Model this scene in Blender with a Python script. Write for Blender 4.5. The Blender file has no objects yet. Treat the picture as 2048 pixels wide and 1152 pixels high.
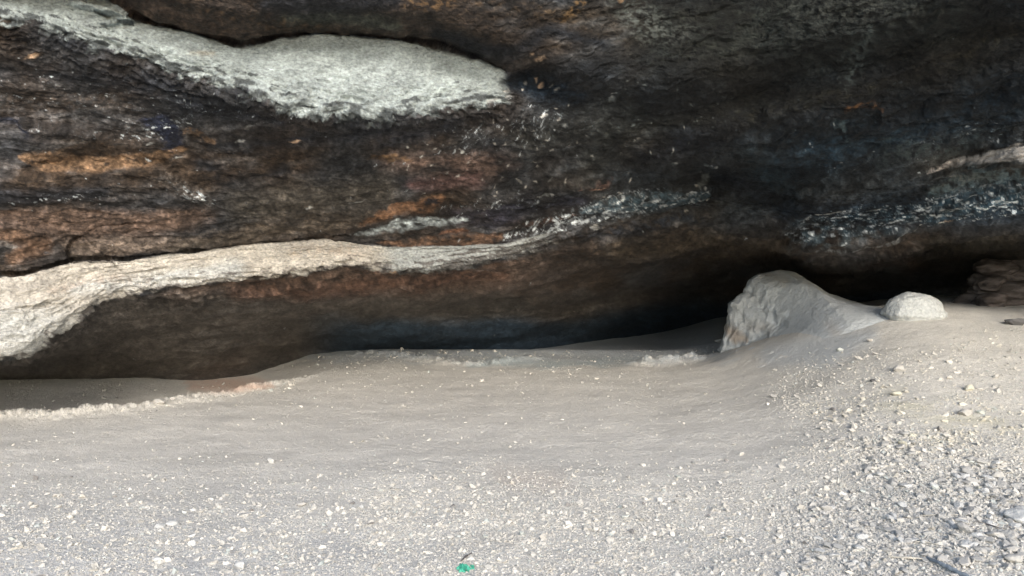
import bpy, math, random
import numpy as np

S = bpy.context.scene
C = S.collection
R = math.radians
rng = np.random.default_rng(7)
random.seed(7)

# ------------------------------------------------------------------ camera, sky, sun, exposure
F = 1462.0            # focal length in photo pixels
HZ = 500.0            # picture row of the horizon
CAMZ = 1.6
PITCH = math.atan((576 - HZ) / F)
cam = bpy.data.cameras.new('camera')
cam.sensor_width = 36; cam.lens = 36 * F / 2048
cam.clip_start = 0.05; cam.clip_end = 2000
co = bpy.data.objects.new('camera', cam); C.objects.link(co)
co.location = (0, 0, CAMZ); co.rotation_euler = (math.pi / 2 - PITCH, 0, 0)
S.camera = co

SUN_EL, SUN_AZ = R(28), R(163)       # azimuth from +Y, clockwise: the light comes from behind the camera
w = bpy.data.worlds.new("World"); S.world = w; w.use_nodes = True
nt = w.node_tree; nt.nodes.clear()
wo = nt.nodes.new('ShaderNodeOutputWorld'); bg = nt.nodes.new('ShaderNodeBackground')
sk = nt.nodes.new('ShaderNodeTexSky'); sk.sky_type = 'NISHITA'; sk.sun_disc = False
sk.sun_elevation = SUN_EL; sk.sun_rotation = SUN_AZ
sk.air_density = 1.0; sk.dust_density = 2.0; sk.ozone_density = 2.0
bg.inputs['Strength'].default_value = 0.15
nt.links.new(sk.outputs[0], bg.inputs[0]); nt.links.new(bg.outputs[0], wo.inputs[0])
sl = bpy.data.lights.new('sun', 'SUN'); sl.energy = 0.85; sl.angle = R(20); sl.color = (1.0, 0.965, 0.92)
so = bpy.data.objects.new('sun', sl); C.objects.link(so)
d = (math.sin(SUN_AZ) * math.cos(SUN_EL), math.cos(SUN_AZ) * math.cos(SUN_EL), math.sin(SUN_EL))
from mathutils import Vector
so.rotation_euler = Vector(d).to_track_quat('Z', 'Y').to_euler()
so.location = (0, -5, 20)
vs = S.view_settings
vs.view_transform = 'Standard'; vs.look = 'None'; vs.gamma = 1; vs.use_curve_mapping = False
vs.exposure = 1.2

# ------------------------------------------------------------------ helpers
_p = rng.permutation(256); PERM = np.concatenate([_p, _p, _p]).astype(np.int32)
_g = rng.normal(size=(256, 3)); _g /= np.linalg.norm(_g, axis=1)[:, None]; GR = _g.astype(np.float32)
def perlin(x, y, z=0.0):
    x, y, z = np.broadcast_arrays(np.asarray(x, np.float32), np.asarray(y, np.float32), np.asarray(z, np.float32))
    xi = np.floor(x); yi = np.floor(y); zi = np.floor(z)
    fx = x - xi; fy = y - yi; fz = z - zi
    X = xi.astype(np.int64) & 255; Y = yi.astype(np.int64) & 255; Z = zi.astype(np.int64) & 255
    u = fx * fx * (3 - 2 * fx); v = fy * fy * (3 - 2 * fy); q = fz * fz * (3 - 2 * fz)
    out = 0
    for a in (0, 1):
        wa = u if a else 1 - u
        for b in (0, 1):
            wb = v if b else 1 - v
            for c in (0, 1):
                wc = q if c else 1 - q
                h = PERM[PERM[PERM[(X + a) & 255] + ((Y + b) & 255)] + ((Z + c) & 255)] & 255
                g = GR[h]
                out = out + wa * wb * wc * (g[..., 0] * (fx - a) + g[..., 1] * (fy - b) + g[..., 2] * (fz - c))
    return out * 1.6
def fbm(x, y, z=0.0, o=4, gain=0.5):
    t = 0; a = 1.0; n = 0
    for i in range(o):
        t = t + a * perlin(x * 2 ** i + 17.3 * i, y * 2 ** i + 5.1 * i, z * 2 ** i + 9.7 * i); n += a; a *= gain
    return t / n
def ridged(x, y, z=0.0, o=4):
    t = 0; a = 1.0; n = 0
    for i in range(o):
        t = t + a * (1 - 2 * np.abs(perlin(x * 2 ** i + 3.3 * i, y * 2 ** i + 7.7 * i, z * 2 ** i))); n += a; a *= .55
    return t / n
def SM(t):
    t = np.clip(t, 0, 1); return t * t * (3 - 2 * t)
def ray(px, py, Y):
    """point at depth Y of the direction that the photo shows at px, py"""
    cp, sp = math.cos(PITCH), math.sin(PITCH)
    v = 576 - py
    dy = F * cp + v * sp; dz = -F * sp + v * cp; dx = px - 1024
    k = Y / dy
    return dx * k, Y + 0 * k, CAMZ + dz * k
def pix(x, Y, z):
    cp, sp = math.cos(PITCH), math.sin(PITCH)
    z = z - CAMZ
    f = Y * cp - z * sp; v = Y * sp + z * cp
    return 1024 + F * x / f, 576 - F * v / f
def tag(o, label=None, cat=None, group=None, kind=None):
    if label: o['label'] = label
    if cat: o['category'] = cat
    if group: o['group'] = group
    if kind: o['kind'] = kind
    return o
def mesh_np(name, V, Fq, mat, smooth=True, cols=None, attrs=None):
    me = bpy.data.meshes.new(name)
    V = np.asarray(V, np.float32); Fq = np.asarray(Fq, np.int32)
    k = Fq.shape[1]
    me.vertices.add(len(V)); me.vertices.foreach_set('co', V.ravel())
    me.loops.add(Fq.size); me.loops.foreach_set('vertex_index', Fq.ravel())
    me.polygons.add(len(Fq)); me.polygons.foreach_set('loop_start', np.arange(0, Fq.size, k, dtype=np.int32))
    me.polygons.foreach_set('use_smooth', np.full(len(Fq), smooth))
    if cols is not None:
        a = me.attributes.new('rock_colour', 'FLOAT_COLOR', 'POINT')
        c4 = np.ones((len(V), 4), np.float32); c4[:, :3] = cols; a.data.foreach_set('color', c4.ravel())
    for n, val in (attrs or {}).items():
        a = me.attributes.new(n, 'FLOAT', 'POINT'); a.data.foreach_set('value', np.asarray(val, np.float32).ravel())
    me.update(calc_edges=True)
    if mat: me.materials.append(mat)
    return me
def obj(name, me, loc=(0, 0, 0)):
    o = bpy.data.objects.new(name, me); C.objects.link(o); o.location = loc; return o
def grid_faces(nr, nc, flip=False):
    i = np.arange(nr * nc).reshape(nr, nc)
    a, b, c, e = i[:-1, :-1].ravel(), i[:-1, 1:].ravel(), i[1:, 1:].ravel(), i[1:, :-1].ravel()
    return np.stack([a, e, c, b] if flip else [a, b, c, e], 1)

def rock_mat(name, base=None, rough=0.85, bump=0.4, scale=30.0, stretch=(1, 1, 1), dist=0.01, var=0.35, spec=0.3, grain=None):
    m = bpy.data.materials.new(name); m.use_nodes = True
    n = m.node_tree; N = n.nodes; L = n.links
    b = N['Principled BSDF']; b.inputs['Roughness'].default_value = rough
    b.inputs['Specular IOR Level'].default_value = spec
    tc = N.new('ShaderNodeTexCoord'); mp = N.new('ShaderNodeMapping'); mp.inputs['Scale'].default_value = stretch
    L.new(tc.outputs['Object'], mp.inputs[0])
    n1 = N.new('ShaderNodeTexNoise'); n1.inputs['Scale'].default_value = scale; n1.inputs['Detail'].default_value = 8; n1.inputs['Roughness'].default_value = .65
    n2 = N.new('ShaderNodeTexNoise'); n2.inputs['Scale'].default_value = scale * 4.3; n2.inputs['Detail'].default_value = 4; n2.inputs['Roughness'].default_value = .7
    L.new(mp.outputs[0], n1.inputs['Vector']); L.new(mp.outputs[0], n2.inputs['Vector'])
    if base is None:
        at = N.new('ShaderNodeAttribute'); at.attribute_name = 'rock_colour'; src = at.outputs['Color']
    else:
        rgb = N.new('ShaderNodeRGB'); rgb.outputs[0].default_value = (*base, 1); src = rgb.outputs[0]
    mr = N.new('ShaderNodeMapRange'); mr.inputs['From Min'].default_value = .3; mr.inputs['From Max'].default_value = .7
    mr.inputs['To Min'].default_value = 1 - var; mr.inputs['To Max'].default_value = 1 + var
    L.new(n2.outputs[0], mr.inputs[0])
    mx = N.new('ShaderNodeVectorMath'); mx.operation = 'SCALE'
    L.new(src, mx.inputs[0]); L.new(mr.outputs[0], mx.inputs['Scale'])
    L.new(mx.outputs[0], b.inputs['Base Color'])
    ad = N.new('ShaderNodeMath'); ad.operation = 'MULTIPLY_ADD'; ad.inputs[1].default_value = .45
    L.new(n2.outputs[0], ad.inputs[0]); L.new(n1.outputs[0], ad.inputs[2])
    bp = N.new('ShaderNodeBump'); bp.inputs['Strength'].default_value = bump; bp.inputs['Distance'].default_value = dist
    L.new(ad.outputs[0], bp.inputs['Height']); L.new(bp.outputs[0], b.inputs['Normal'])
    return m

# ------------------------------------------------------------------ cave floor
CRX = [-0.95, -0.70, -0.62, -0.516, -0.475, -0.40, -0.345, -0.29, -0.2, 0.1]
CRY = [6.6, 6.95, 7.0, 7.24, 7.6, 7.86, 8.45, 9.0, 10.4, 11.6]
def floor_h(x, Y, fine=True):
    x = np.asarray(x, np.float64); Y = np.asarray(Y, np.float64)
    Yc = np.maximum(Y, 1.5); s = np.clip(x / Yc, -1.5, 1.5)
    far = SM((40 - np.abs(x)) / 20) * SM((Y + 20) / 10)
    h = 0.035 * fbm(x * .45, Y * .45, 3.1, 3) + 0.02 * fbm(x * 1.6, Y * 1.6, 8.8, 3)
    h = h + 0.78 * (.5 * SM((s - 0.18) / 0.42) + .5 * SM((s - 0.26) / 0.32)) * SM((Y - 4.4) / 4.8)
    h = h + .24 * np.exp(-((x - 4.0) / 1.15) ** 2 - ((Y - 9.5) / 1.35) ** 2)
    h = h + 0.10 * SM((s - 0.35) / 0.3) * SM((Y - 2.0) / 2)
    cy = np.interp(s, CRX, CRY); dd = Y - cy + 0.16 * fbm(x * 2.2, Y * 1.2, 4.4, 3)
    lf = SM((-0.235 - s) / 0.12)
    h = h - 0.20 * SM(dd / 0.55) * lf * (1 - 0.6 * SM((dd - 1.2) / 1.5))
    h = h + (0.055 + 0.09 * fbm(x * 8, Y * 8, 2.2, 5, .7)) * np.exp(-(dd / 0.13) ** 2) * lf
    # the shallow dusty trough in front of the deep recess, and its rim of clods
    mid = SM((s + 0.16) / .1) * SM((0.31 - s) / .06)
    h = h - 0.07 * SM((Y - 9.55 - .5 * fbm(x * .8, 1.0, 5., 2)) / .35) * mid * SM((12.2 - Y) / 1)
    h = h + (.10 + .10 * fbm(x * 7, Y * 7, 1., 3)) * np.exp(-((Y - 10.55 - .9 * (s - .2)) / .22) ** 2) * SM((s - .14) / .05) * SM((.275 - s) / .03)
    h = h + (.05 + .08 * fbm(x * 7, Y * 7, 1., 3)) * np.exp(-((Y - 10.9 - .3 * np.sin(x * 2)) / .22) ** 2) * SM((s + .26) / .08) * SM((.06 - s) / .04)
    h = h - .25 * SM((Y - 11.6) / 1.5) * SM((.3 - s) / .1)
    if fine:
        h = h + 0.006 * fbm(x * 7, Y * 7, 1.3, 4) + 0.007 * ridged(x * 5, Y * 9, 6.6, 3) * SM(fbm(x * 1.1, Y * 1.1, 7.) * 2 + .2) + .0035 * fbm(x * 45, Y * 45, 2., 2) * SM((7 - Y) / 3)
    return h * far
PYR = np.concatenate([np.arange(1185, 640, -1.25), np.arange(640, 575, -2.5)])
Yd = CAMZ * F / (PYR - HZ)
Yrows = np.concatenate([-np.geomspace(400, 2, 16), np.linspace(-1.5, 3.2, 24), Yd[Yd > 3.3], np.geomspace(Yd.max() * 1.05, 400, 12)])
sd_ = np.arange(-0.80, 0.801, 0.00125)
sc = np.concatenate([-np.geomspace(60, .82, 22), sd_, np.geomspace(.82, 60, 22)])
SS, YY = np.meshgrid(sc, Yrows)
XX = SS * np.sqrt(YY ** 2 + np.where(YY > 2.5, 0.0, 1.0) * 1.0)
HH = floor_h(XX, YY)
fpx, fpy = pix(XX, np.maximum(YY, .5), HH)
def seg_d(px, py, pts):
    """distance to a polyline, and width interpolated along it"""
    best = np.full(px.shape, 1e9); wd = np.zeros(px.shape)
    for (x0, y0, w0), (x1, y1, w1) in zip(pts[:-1], pts[1:]):
        vx, vy = x1 - x0, y1 - y0
        t = np.clip(((px - x0) * vx + (py - y0) * vy) / (vx * vx + vy * vy), 0, 1)
        dd = np.hypot(px - x0 - t * vx, py - y0 - t * vy); ww = w0 + t * (w1 - w0)
        m = dd - ww < best - wd
        best = np.where(m, dd, best); wd = np.where(m, ww, wd)
    return best, wd
def lm(px, py, pts, soft=12):
    dd, ww = seg_d(px, py, pts); return SM((ww - dd) / soft + .5)
def mixc(col, c, m):
    m = np.clip(m, 0, 1)[..., None]; return col * (1 - m) + np.asarray(c) * m
fc = np.empty(XX.shape + (3,)); fc[:] = (0.60, 0.57, 0.505)
nf = fbm(XX * .6, YY * .9, 5.5, 4); nf2 = fbm(XX * 3, YY * 5, 1.5, 4)
fc *= (1 + .14 * nf + .16 * nf2 + .14 * fbm(XX * 1.4, YY * 7, 9.5, 4) + .10 * SM((12 - YY) / 4) * fbm(XX * 22, YY * 30, 4.5, 3))[..., None]
wx = fpx + 40 * nf2; wy = fpy + 14 * nf2
ok = (YY > 2.6)
fc = mixc(fc, (.50, .47, .33), .55 * ok * lm(wx, wy, [(1780, 800, 20), (1900, 830, 30), (2040, 850, 18)], 60) * SM(.5 + 2 * nf2))
fc = mixc(fc, (.49, .39, .31), .40 * ok * lm(wx, wy, [(1000, 955, 14), (1120, 965, 18)], 60))
fc = mixc(fc, (.58, .40, .30), .75 * ok * lm(wx, wy, [(380, 770, 10), (470, 772, 14), (530, 768, 6)], 22))
fc = mixc(fc, (.46, .49, .50), .7 * ok * lm(fpx, fpy + 6 * nf2, [(1540, 710, 20), (1650, 700, 34), (1740, 670, 14)], 40))
fc = mixc(fc, (.36, .43, .43), .75 * ok * lm(wx, wy, [(930, 728, 4), (1010, 722, 10), (1110, 728, 6), (1300, 715, 5)], 20))
fc = mixc(fc, (.47, .51, .53), .8 * ok * SM((735 - wy) / 30) * SM((1500 - wx) / 80) * SM((wx - 500) / 100))
fc = mixc(fc, (.25, .235, .21), .45 * ok * lm(wx, wy, [(1300, 1045, 14), (1350, 1065, 10)], 40) * SM(.5 + 2 * nf2))
fc = mixc(fc, (.30, .28, .25), .4 * ok * lm(wx, wy, [(970, 1075, 6), (1020, 1085, 8)], 30))
fc = mixc(fc, (.56, .55, .52), .5 * ok * SM((fpy - 930) / 200) * SM((1150 - fpx) / 500))
floor_mat = rock_mat('pale dusty limestone grit', rough=.95, bump=1.0, scale=20, dist=.02, var=.15, spec=.15)
FV = np.stack([XX, YY, HH], -1).reshape(-1, 3)
tag(obj('ground', mesh_np('ground', FV, grid_faces(*XX.shape), floor_mat, True, fc.reshape(-1, 3))), kind='structure')

def hit(px, py):
    """point of the floor seen at px, py"""
    lo, hi = 2.0, 30.0; Yp = 2.2; 
    for Y in np.arange(2.2, 20, .05):
        x, _, z = ray(px, py, Y)
        if z < float(floor_h(x, Y, False)):
            for k in range(12):
                m = (Yp + Y) / 2; x, _, z = ray(px, py, m)
                if z < float(floor_h(x, m, False)): Y = m
                else: Yp = m
            return x, Y, float(floor_h(x, Y))
        Yp = Y
    return x, Y, 0

# ------------------------------------------------------------------ cave ceiling
colx = np.concatenate([np.linspace(-2600, -120, 50), np.arange(-100, 2150, 1.6), np.linspace(2170, 4700, 50)])
rowy = np.concatenate([np.linspace(-620, -60, 40), np.arange(-50, 800, 1.6), np.linspace(803, 930, 14)])
def cv(pts):
    a = np.array(pts, float); return np.interp(colx, a[:, 0], a[:, 1])
A = [(0, -22), (200, -5), (235, 15), (262, 34), (300, 50), (350, 60), (420, 80), (487, 96), (560, 77), (640, 70), (720, 75), (830, 85), (880, 95), (960, 122), (1010, 145), (1150, 205), (1300, 228), (1519, 183), (1800, 100), (2048, 22)]
B = [(0, 38), (120, 62), (197, 95), (288, 117), (346, 142), (437, 164), (510, 190), (583, 219), (656, 233), (760, 233), (850, 222), (978, 206), (1030, 215), (1200, 262), (1500, 262), (2048, 130)]
M1 = [(0, 200), (400, 260), (700, 290), (1000, 290), (1250, 310), (1600, 320), (1850, 290), (2048, 262)]
M2 = [(0, 380), (400, 400), (700, 395), (1000, 390), (1250, 370), (1450, 340), (1700, 380), (1866, 340), (1921, 325), (2048, 300)]
D = [(0, 552), (46, 551), (142, 522), (258, 520), (333, 509), (396, 503), (517, 487), (604, 482), (650, 476), (767, 492), (905, 488), (1015, 484), (1124, 452), (1240, 410), (1343, 382), (1400, 372), (1500, 400), (1640, 430), (1866, 395), (2048, 350)]
E = [(0, 715), (58, 705), (121, 663), (167, 626), (200, 601), (250, 584), (333, 572), (458, 559), (542, 555), (700, 526), (854, 540), (1033, 508), (1124, 480), (1240, 462), (1395, 436), (1445, 430), (1500, 440), (1560, 452), (1632, 503), (1739, 497), (1816, 486), (1854, 463), (1950, 452), (2048, 448)]
G = [(0, 762), (250, 768), (400, 748), (500, 735), (620, 706), (1000, 698), (1200, 682), (1440, 655), (1600, 630), (1800, 615), (2048, 625)]
a_, b_, m1, m2, d_, e_, g_ = map(cv, (A, B, M1, M2, D, E, G))
yA = cv([(0, 5.25), (400, 5.55), (600, 5.7), (800, 5.85), (1000, 6.1), (1300, 6.7), (1519, 6.6), (2048, 5.6)])
yB = yA + cv([(0, -.12), (600, -.12), (900, -.05), (1050, .12), (1300, .15), (2048, .15)])
yM1 = cv([(0, 5.55), (400, 5.95), (700, 6.3), (1000, 6.75), (1250, 7.3), (1600, 7.3), (2048, 6.25)])
yM2 = cv([(0, 5.8), (400, 6.5), (700, 7.0), (1000, 7.5), (1250, 8.0), (1450, 8.4), (1700, 8.1), (1850, 7.35), (2048, 6.45)])
yD = cv([(0, 6.15), (400, 7.0), (700, 7.55), (1000, 8.05), (1240, 8.35), (1500, 8.8), (1640, 8.4), (1866, 7.6), (2048, 6.7)])
yE = cv([(0, 6.05), (200, 6.6), (400, 6.95), (700, 7.5), (1000, 8.05), (1240, 8.6), (1445, 9.1), (1632, 8.35), (1816, 8.1), (2048, 7.4)])
yG = cv([(-600, 9.0), (0, 10.0), (250, 9.9), (400, 9.6), (500, 10.0), (620, 11.3), (1000, 12.8), (1200, 15.0), (1440, 18.0), (1600, 16.0), (1800, 12.5), (2048, 11.0), (2600, 9.5)])
f1 = e_ + .35 * (g_ - e_); f2 = e_ + .72 * (g_ - e_)
yF1 = yE + cv([(1500, .25), (1850, .6)]) * (yG - yE); yF2 = yE + cv([(1500, .60), (1850, .92)]) * (yG - yE)
# left: the lower ledge rounds slowly into the dark underside
cur_p = np.stack([np.full_like(colx, -620), a_ * 0 - 300, a_ - 60, a_, b_, m1, m2, d_, e_, f1, f2, g_, np.full_like(colx, 935)])
cur_y = np.stack([yA * 0 + 4.15, yA - .95, yA - .45, yA, yB, yM1, yM2, yD, yE, yF1, yF2, yG, yG + 1.5])
K = len(cur_p)
PX, PY = np.meshgrid(colx, rowy)
DY = np.empty(PX.shape); TT = np.empty(PX.shape)
for i in range(len(colx)):
    cp = cur_p[:, i]
    DY[:, i] = np.interp(rowy, cp, cur_y[:, i]); TT[:, i] = np.interp(rowy, cp, np.arange(K))
def blur_rows(a, n, ax=0):
    pad = [(0, 0), (0, 0)]; pad[ax] = (n, n)
    for _ in range(2):
        c = np.cumsum(np.pad(a, pad, mode='edge'), axis=ax)
        a = (c[2 * n:] - c[:-2 * n])[:a.shape[0]] / (2 * n) if ax == 0 else (c[:, 2 * n:] - c[:, :-2 * n])[:, :a.shape[1]] / (2 * n)
    return a
sharp = DY
DY = blur_rows(DY, 7); 
DY = blur_rows(DY, 8, 1)
# keep the creases crisp
crA = np.exp(-((PY - a_) / 14) ** 2) * SM((1040 - PX) / 80); crD = np.exp(-((PY - d_) / 8) ** 2) * SM((760 - PX) / 60)
DY = DY + crA * (sharp - DY) + crD * (sharp - DY)
warp = fbm(PX / 160, PY / 90, 2.2, 3)
# soft swellings of the rock
DY = DY + .16 * fbm(PX / 420, PY / 150, 4.4, 3) * SM((TT - 3.4) / .8) * SM((10.8 - TT))
def bulge(pts, amp, soft):
    global DY
    DY = DY + amp * lm(PX + 14 * warp, PY + 8 * warp, pts, soft)
bulge([(430, 330, 4), (520, 355, 20), (640, 400, 26)], -.10, 90)
bulge([(1540, 225, 6), (1650, 190, 14), (1860, 120, 10)], -.16, 110)
bulge([(1280, 235, 8), (1420, 215, 12), (1540, 175, 8), (1800, 110, 4)], .09, 90)
bulge([(1240, 450, 4), (1330, 420, 10), (1420, 380, 12), (1480, 320, 10)], .16, 60)
bulge([(1610, 470, 6), (1700, 470, 16), (1800, 460, 6)], -.22, 70)
bulge([(1860, 380, 4), (1930, 345, 12), (2060, 320, 20)], -.14, 60)
bulge([(60, 250, 3), (120, 258, 6), (180, 275, 3)], -.06, 24)
bulge([(60, 330, 10), (200, 320, 20), (330, 325, 8)], .07, 30)
bulge([(150, 560, 3), (300, 620, 40), (500, 640, 40), (800, 590, 10)], .12, 120)
bulge([(620, 690, 3), (720, 640, 10), (1000, 625, 20), (1300, 600, 20)], .35, 60)
bulge([(200, 45, 1), (262, 36, 8), (225, 15, 12), (150, 5, 5)], -.10, 14)
# cracks
def crack(pts, amp, soft=4):
    global DY
    DY = DY + amp * lm(PX + 4 * fine1, PY + 3 * fine1, pts, soft)
fine1 = fbm(PX / 22, PY / 14, 7.1, 3)
crack([(x, y - 3, 1.4) for x, y in D[:9]] + [(700, 468, 1), (740, 452, 0)], .10)
crack([(142, 522, 1), (134, 500, 1.2), (140, 487, 1.2), (168, 468, 1), (180, 458, 2.5), (205, 452, 1), (270, 444, 0)], .07)
crack([(x, y - 5, 3) for x, y in A[3:15]], .12, 8)
crack([(150, 455, 0), (260, 560, .6), (280, 552, 1), (330, 548, 0)], .03)
crack([(0, 622, 1), (60, 614, 1), (130, 607, .5)], .04)
crack([(190, 22, 1), (225, 40, 2.5), (262, 45, 3)], .06)
vX, vY, vZ = ray(PX, PY, DY)
# far past the frame both ends are closed off to darken the sides
P = np.stack([vX, vY, vZ], -1)
dx = np.gradient(P, axis=1); dy = np.gradient(P, axis=0)
Nn = np.cross(dx, dy); Nn /= np.linalg.norm(Nn, axis=2)[..., None] + 1e-9      # check the sense below
if (Nn[300, 700] @ (P[300, 700] - np.array([0, 0, CAMZ]))) > 0: Nn = -Nn
st = TT * .62                                                       # coordinate across the beds
pale_up = SM((PY - a_ + 4) / 5) * SM((b_ - PY + 30 * fbm(PX / 34, PY / 11, 3.3, 5, .65)) / 5 + .5) * SM((1022 - PX + 30 * warp) / 26)
lowrag = 26 * fbm(PX / 30, PY / 9, 5.3, 4)
pale_lo = SM((PY - d_) / 3) * SM((e_ - PY + lowrag * .7) / 7 + .5) * SM((1120 - PX + 60 * fbm(PX / 50, PY / 9, 9., 3)) / 60)
disp = .07 * fbm(vX * .9, vZ * 1.6, vY * .9, 4)
disp += .06 * fbm(vX * 1.6, st * 5, 1.7, 5) * SM((TT - 4) / .5)
rd = ridged(vX * 5 + vZ * 2, st * 15, 4.4, 4)
disp += .030 * rd * SM((TT - 3.8) / .4) * SM((9.3 - TT) / .6)
disp += .028 * fbm(vX * 9, vZ * 14, vY * 9, 5, .65)
n_w = fbm(PX / 60, PY / 30, 14., 3)
edge = (.25 + .75 * SM((TT - 3.3) / .5)) * SM((TT - 3.03) / .1) * SM((4.5 - TT) / .3) * SM((1100 - PX) / 100)
scal = ridged(vX * 7 + 1.2 * n_w, TT * 10 + .8 * n_w, 2.2, 3); scal2 = ridged(vX * 5 + n_w, TT * 8 + .7 * n_w, 6.2, 4)
disp += .058 * (scal - .2) * edge + .014 * (ridged(vX * 16, TT * 22 + n_w, 7.7, 3) - .2) * edge
edge2 = SM((TT - 7.25) / .6) * SM((8.25 - TT) / .2) * SM((1500 - PX) / 200)
disp += .030 * (scal2 - .2) * edge2 + .014 * scal2 * SM((TT - 7) / .1) * SM((8.2 - TT) / .1)
q_ = (PY + .34 * PX) / 62 + .6 * n_w
fr = SM((PX - 880) / 220) * SM((8.6 - TT) / .5)
disp += fr * (.085 * fbm(PX / 330, q_, 51., 4) + .035 * (ridged(PX / 190, q_ * 1.9, 53., 3) - .2))
disp += .030 * SM((3.05 - TT) / .1) * fbm(vX * 5, vZ * 9, vY * 6, 5, .6)
q2 = (PY + .22 * PX) / 26 + .8 * n_w
disp += SM((TT - 8.05) / .3) * SM((11 - TT) / .6) * (.07 * fbm(PX / 260, q2, 57., 4) + .03 * (ridged(PX / 120, q2 * 1.3, 59., 3) - .2))
mound_damp = 1 - .35 * SM((TT - 8.6) / 1.0)
P = P + Nn * (disp * mound_damp)[..., None]

# colour of the beds: soot, bare limestone, ochre stain (painted where they are on the rock), plus some shade and sky tint
n1 = fbm(PX / 70, PY / 26 + PX * .004, 1.1, 5); n2 = fbm(PX / 24, PY / 13, 2.1, 4); n3 = fbm(PX / 8, PY / 5, 3.1, 3); n4 = fbm(PX / 220, PY / 130, 6.1, 4)
nb = fbm(PX / 14, PY / 9, 8.1, 4)
WX = PX + 26 * warp + 12 * n3; WY = PY + 12 * n1 + 6 * nb
def M(pts, soft=14): return lm(WX, WY, pts, soft)
cc = np.empty(PX.shape + (3,)); cc[:] = (.046, .046, .047)
def mx(c, m):
    global cc; cc = mixc(cc, c, m)
black = (.014, .016, .020); blue = (.020, .034, .046); brown = (.085, .058, .040); dkbr = (.050, .034, .022); ochre = (.20, .125, .072)
grey = (.13, .13, .13); umber = (.11, .078, .055); ruby = (.10, .055, .042)
mx(dkbr, SM(.4 + 1.6 * n4)); mx(grey, .35 * SM(.1 + 1.8 * n1)); mx(black, .8 * SM(-.1 - 2.4 * n4 + .8 * n1))
# roof above the upper ledge
up = SM((a_ - PY) / 6)
mx(dkbr, .8 * up * SM((1000 - PX) / 200)); mx(brown, .9 * M([(250, 10, 18), (340, 40, 20), (450, 60, 22), (500, 65, 12)], 20) * up)
mx((.06, .065, .05), .8 * M([(560, 40, 8), (700, 35, 18), (800, 50, 10)], 20) * up)
mx(black, .9 * M([(530, 10, 18), (640, 5, 26), (800, 0, 10)], 30) * up)
mx((.10, .06, .03), .7 * M([(350, 10, 5), (520, 50, 10), (640, 55, 6)], 20) * SM(.3 + 2 * nb) * up)
mx(black, .9 * M([(880, 70, 14), (950, 100, 22), (1020, 110, 14), (1100, 60, 14), (1200, 90, 14)], 30))
mx((.10, .065, .035), .7 * M([(820, 5, 8), (900, 0, 10), (1000, 15, 12), (1150, 30, 10), (1160, 5, 12)], 26) * SM(.35 + 2 * nb))
mx((.15, .15, .13), .6 * M([(1230, 0, 10), (1290, 40, 34), (1330, 70, 20)], 60) * SM(.45 + 1.6 * n3 + nb))
mx((.055, .055, .04), .7 * M([(1350, 80, 60), (1600, 60, 80), (1900, 30, 50)], 120))
mx((.022, .030, .032), .6 * M([(1600, 110, 30), (1750, 60, 50), (2048, 10, 30)], 100) * SM(.5 + 1.6 * n4))
mx((.10, .10, .08), .5 * M([(1690, 170, 6), (1705, 110, 12), (1730, 60, 14)], 26) * SM(.5 + nb))
mx((.020, .016, .008), .9 * M([(1200, 262, 10), (1400, 238, 14), (1520, 195, 12), (1800, 180, 16), (2048, 110, 14)], 50))  # shading of the diagonal crease painted in as a dark band
mx((.075, .055, .025), .75 * M([(1400, 250, 6), (1470, 240, 14), (1550, 220, 8), (1820, 165, 8), (2048, 60, 14)], 34) * SM(.5 + nb))
mx((.16, .055, .018), .8 * M([(1690, 213, 3), (1730, 212, 7), (1770, 216, 4)], 10) * SM(.55 + 2 * nb))
mx(blue, .9 * M([(1560, 330, 60), (1800, 250, 50), (2048, 200, 50)], 90))  # bluish cast of sky light painted in below the crease
mx((.09, .13, .14), .8 * M([(1678, 230, 3), (1690, 245, 13), (1700, 270, 3)], 12) * SM(.6 + 2 * nb))
mx((.08, .085, .07), .5 * M([(1760, 290, 20), (1900, 290, 20)], 60) * SM(.2 + 2 * nb))
mx((.03, .045, .05), .6 * M([(1480, 290, 10), (1520, 330, 20), (1580, 380, 20)], 50))
mx(black, .9 * M([(1380, 405, 6), (1450, 350, 22), (1560, 400, 30), (1600, 430, 14)], 50))
# belly
mx(black, .85 * M([(0, 130, 10), (120, 140, 16), (300, 160, 24), (420, 195, 16), (560, 240, 14)], 30) * SM(.7 + 1.4 * n1))
mx((.085, .082, .080), .7 * M([(0, 215, 26), (200, 220, 34), (500, 300, 20)], 60) * SM(.5 + 1.8 * n2))
mx((.075, .055, .040), .7 * M([(20, 190, 12), (130, 200, 20), (260, 205, 10)], 40) * SM(.5 + 1.6 * nb))
mx((.018, .022, .036), .95 * M([(60, 265, 8), (50, 240, 4), (0, 235, 8)], 16)); mx((.018, .022, .040), .95 * M([(290, 245, 5), (330, 250, 22), (350, 290, 16)], 14))
mx(black, .9 * M([(420, 290, 12), (560, 285, 14), (700, 265, 12), (900, 245, 14), (760, 290, 16)], 40) * SM(.8 + 1.4 * n1))
mx(ochre, .95 * M([(45, 315, 9), (100, 325, 22), (200, 328, 15), (300, 322, 9), (365, 300, 10)], 9) * SM(1.0 + 1.6 * nb))
mx(ochre, .8 * M([(365, 270, 3), (380, 262, 8), (430, 285, 6)], 8) * SM(.5 + 2.4 * nb))
mx(black, .85 * M([(0, 390, 12), (100, 390, 16), (200, 385, 12)], 26)); mx(black, .85 * M([(400, 325, 10), (470, 370, 22), (560, 340, 12)], 30) * SM(.7 + 1.5 * n1))
mx((.12, .085, .065), .8 * M([(330, 430, 16), (420, 430, 14), (200, 480, 20), (0, 440, 16)], 30))
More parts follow.
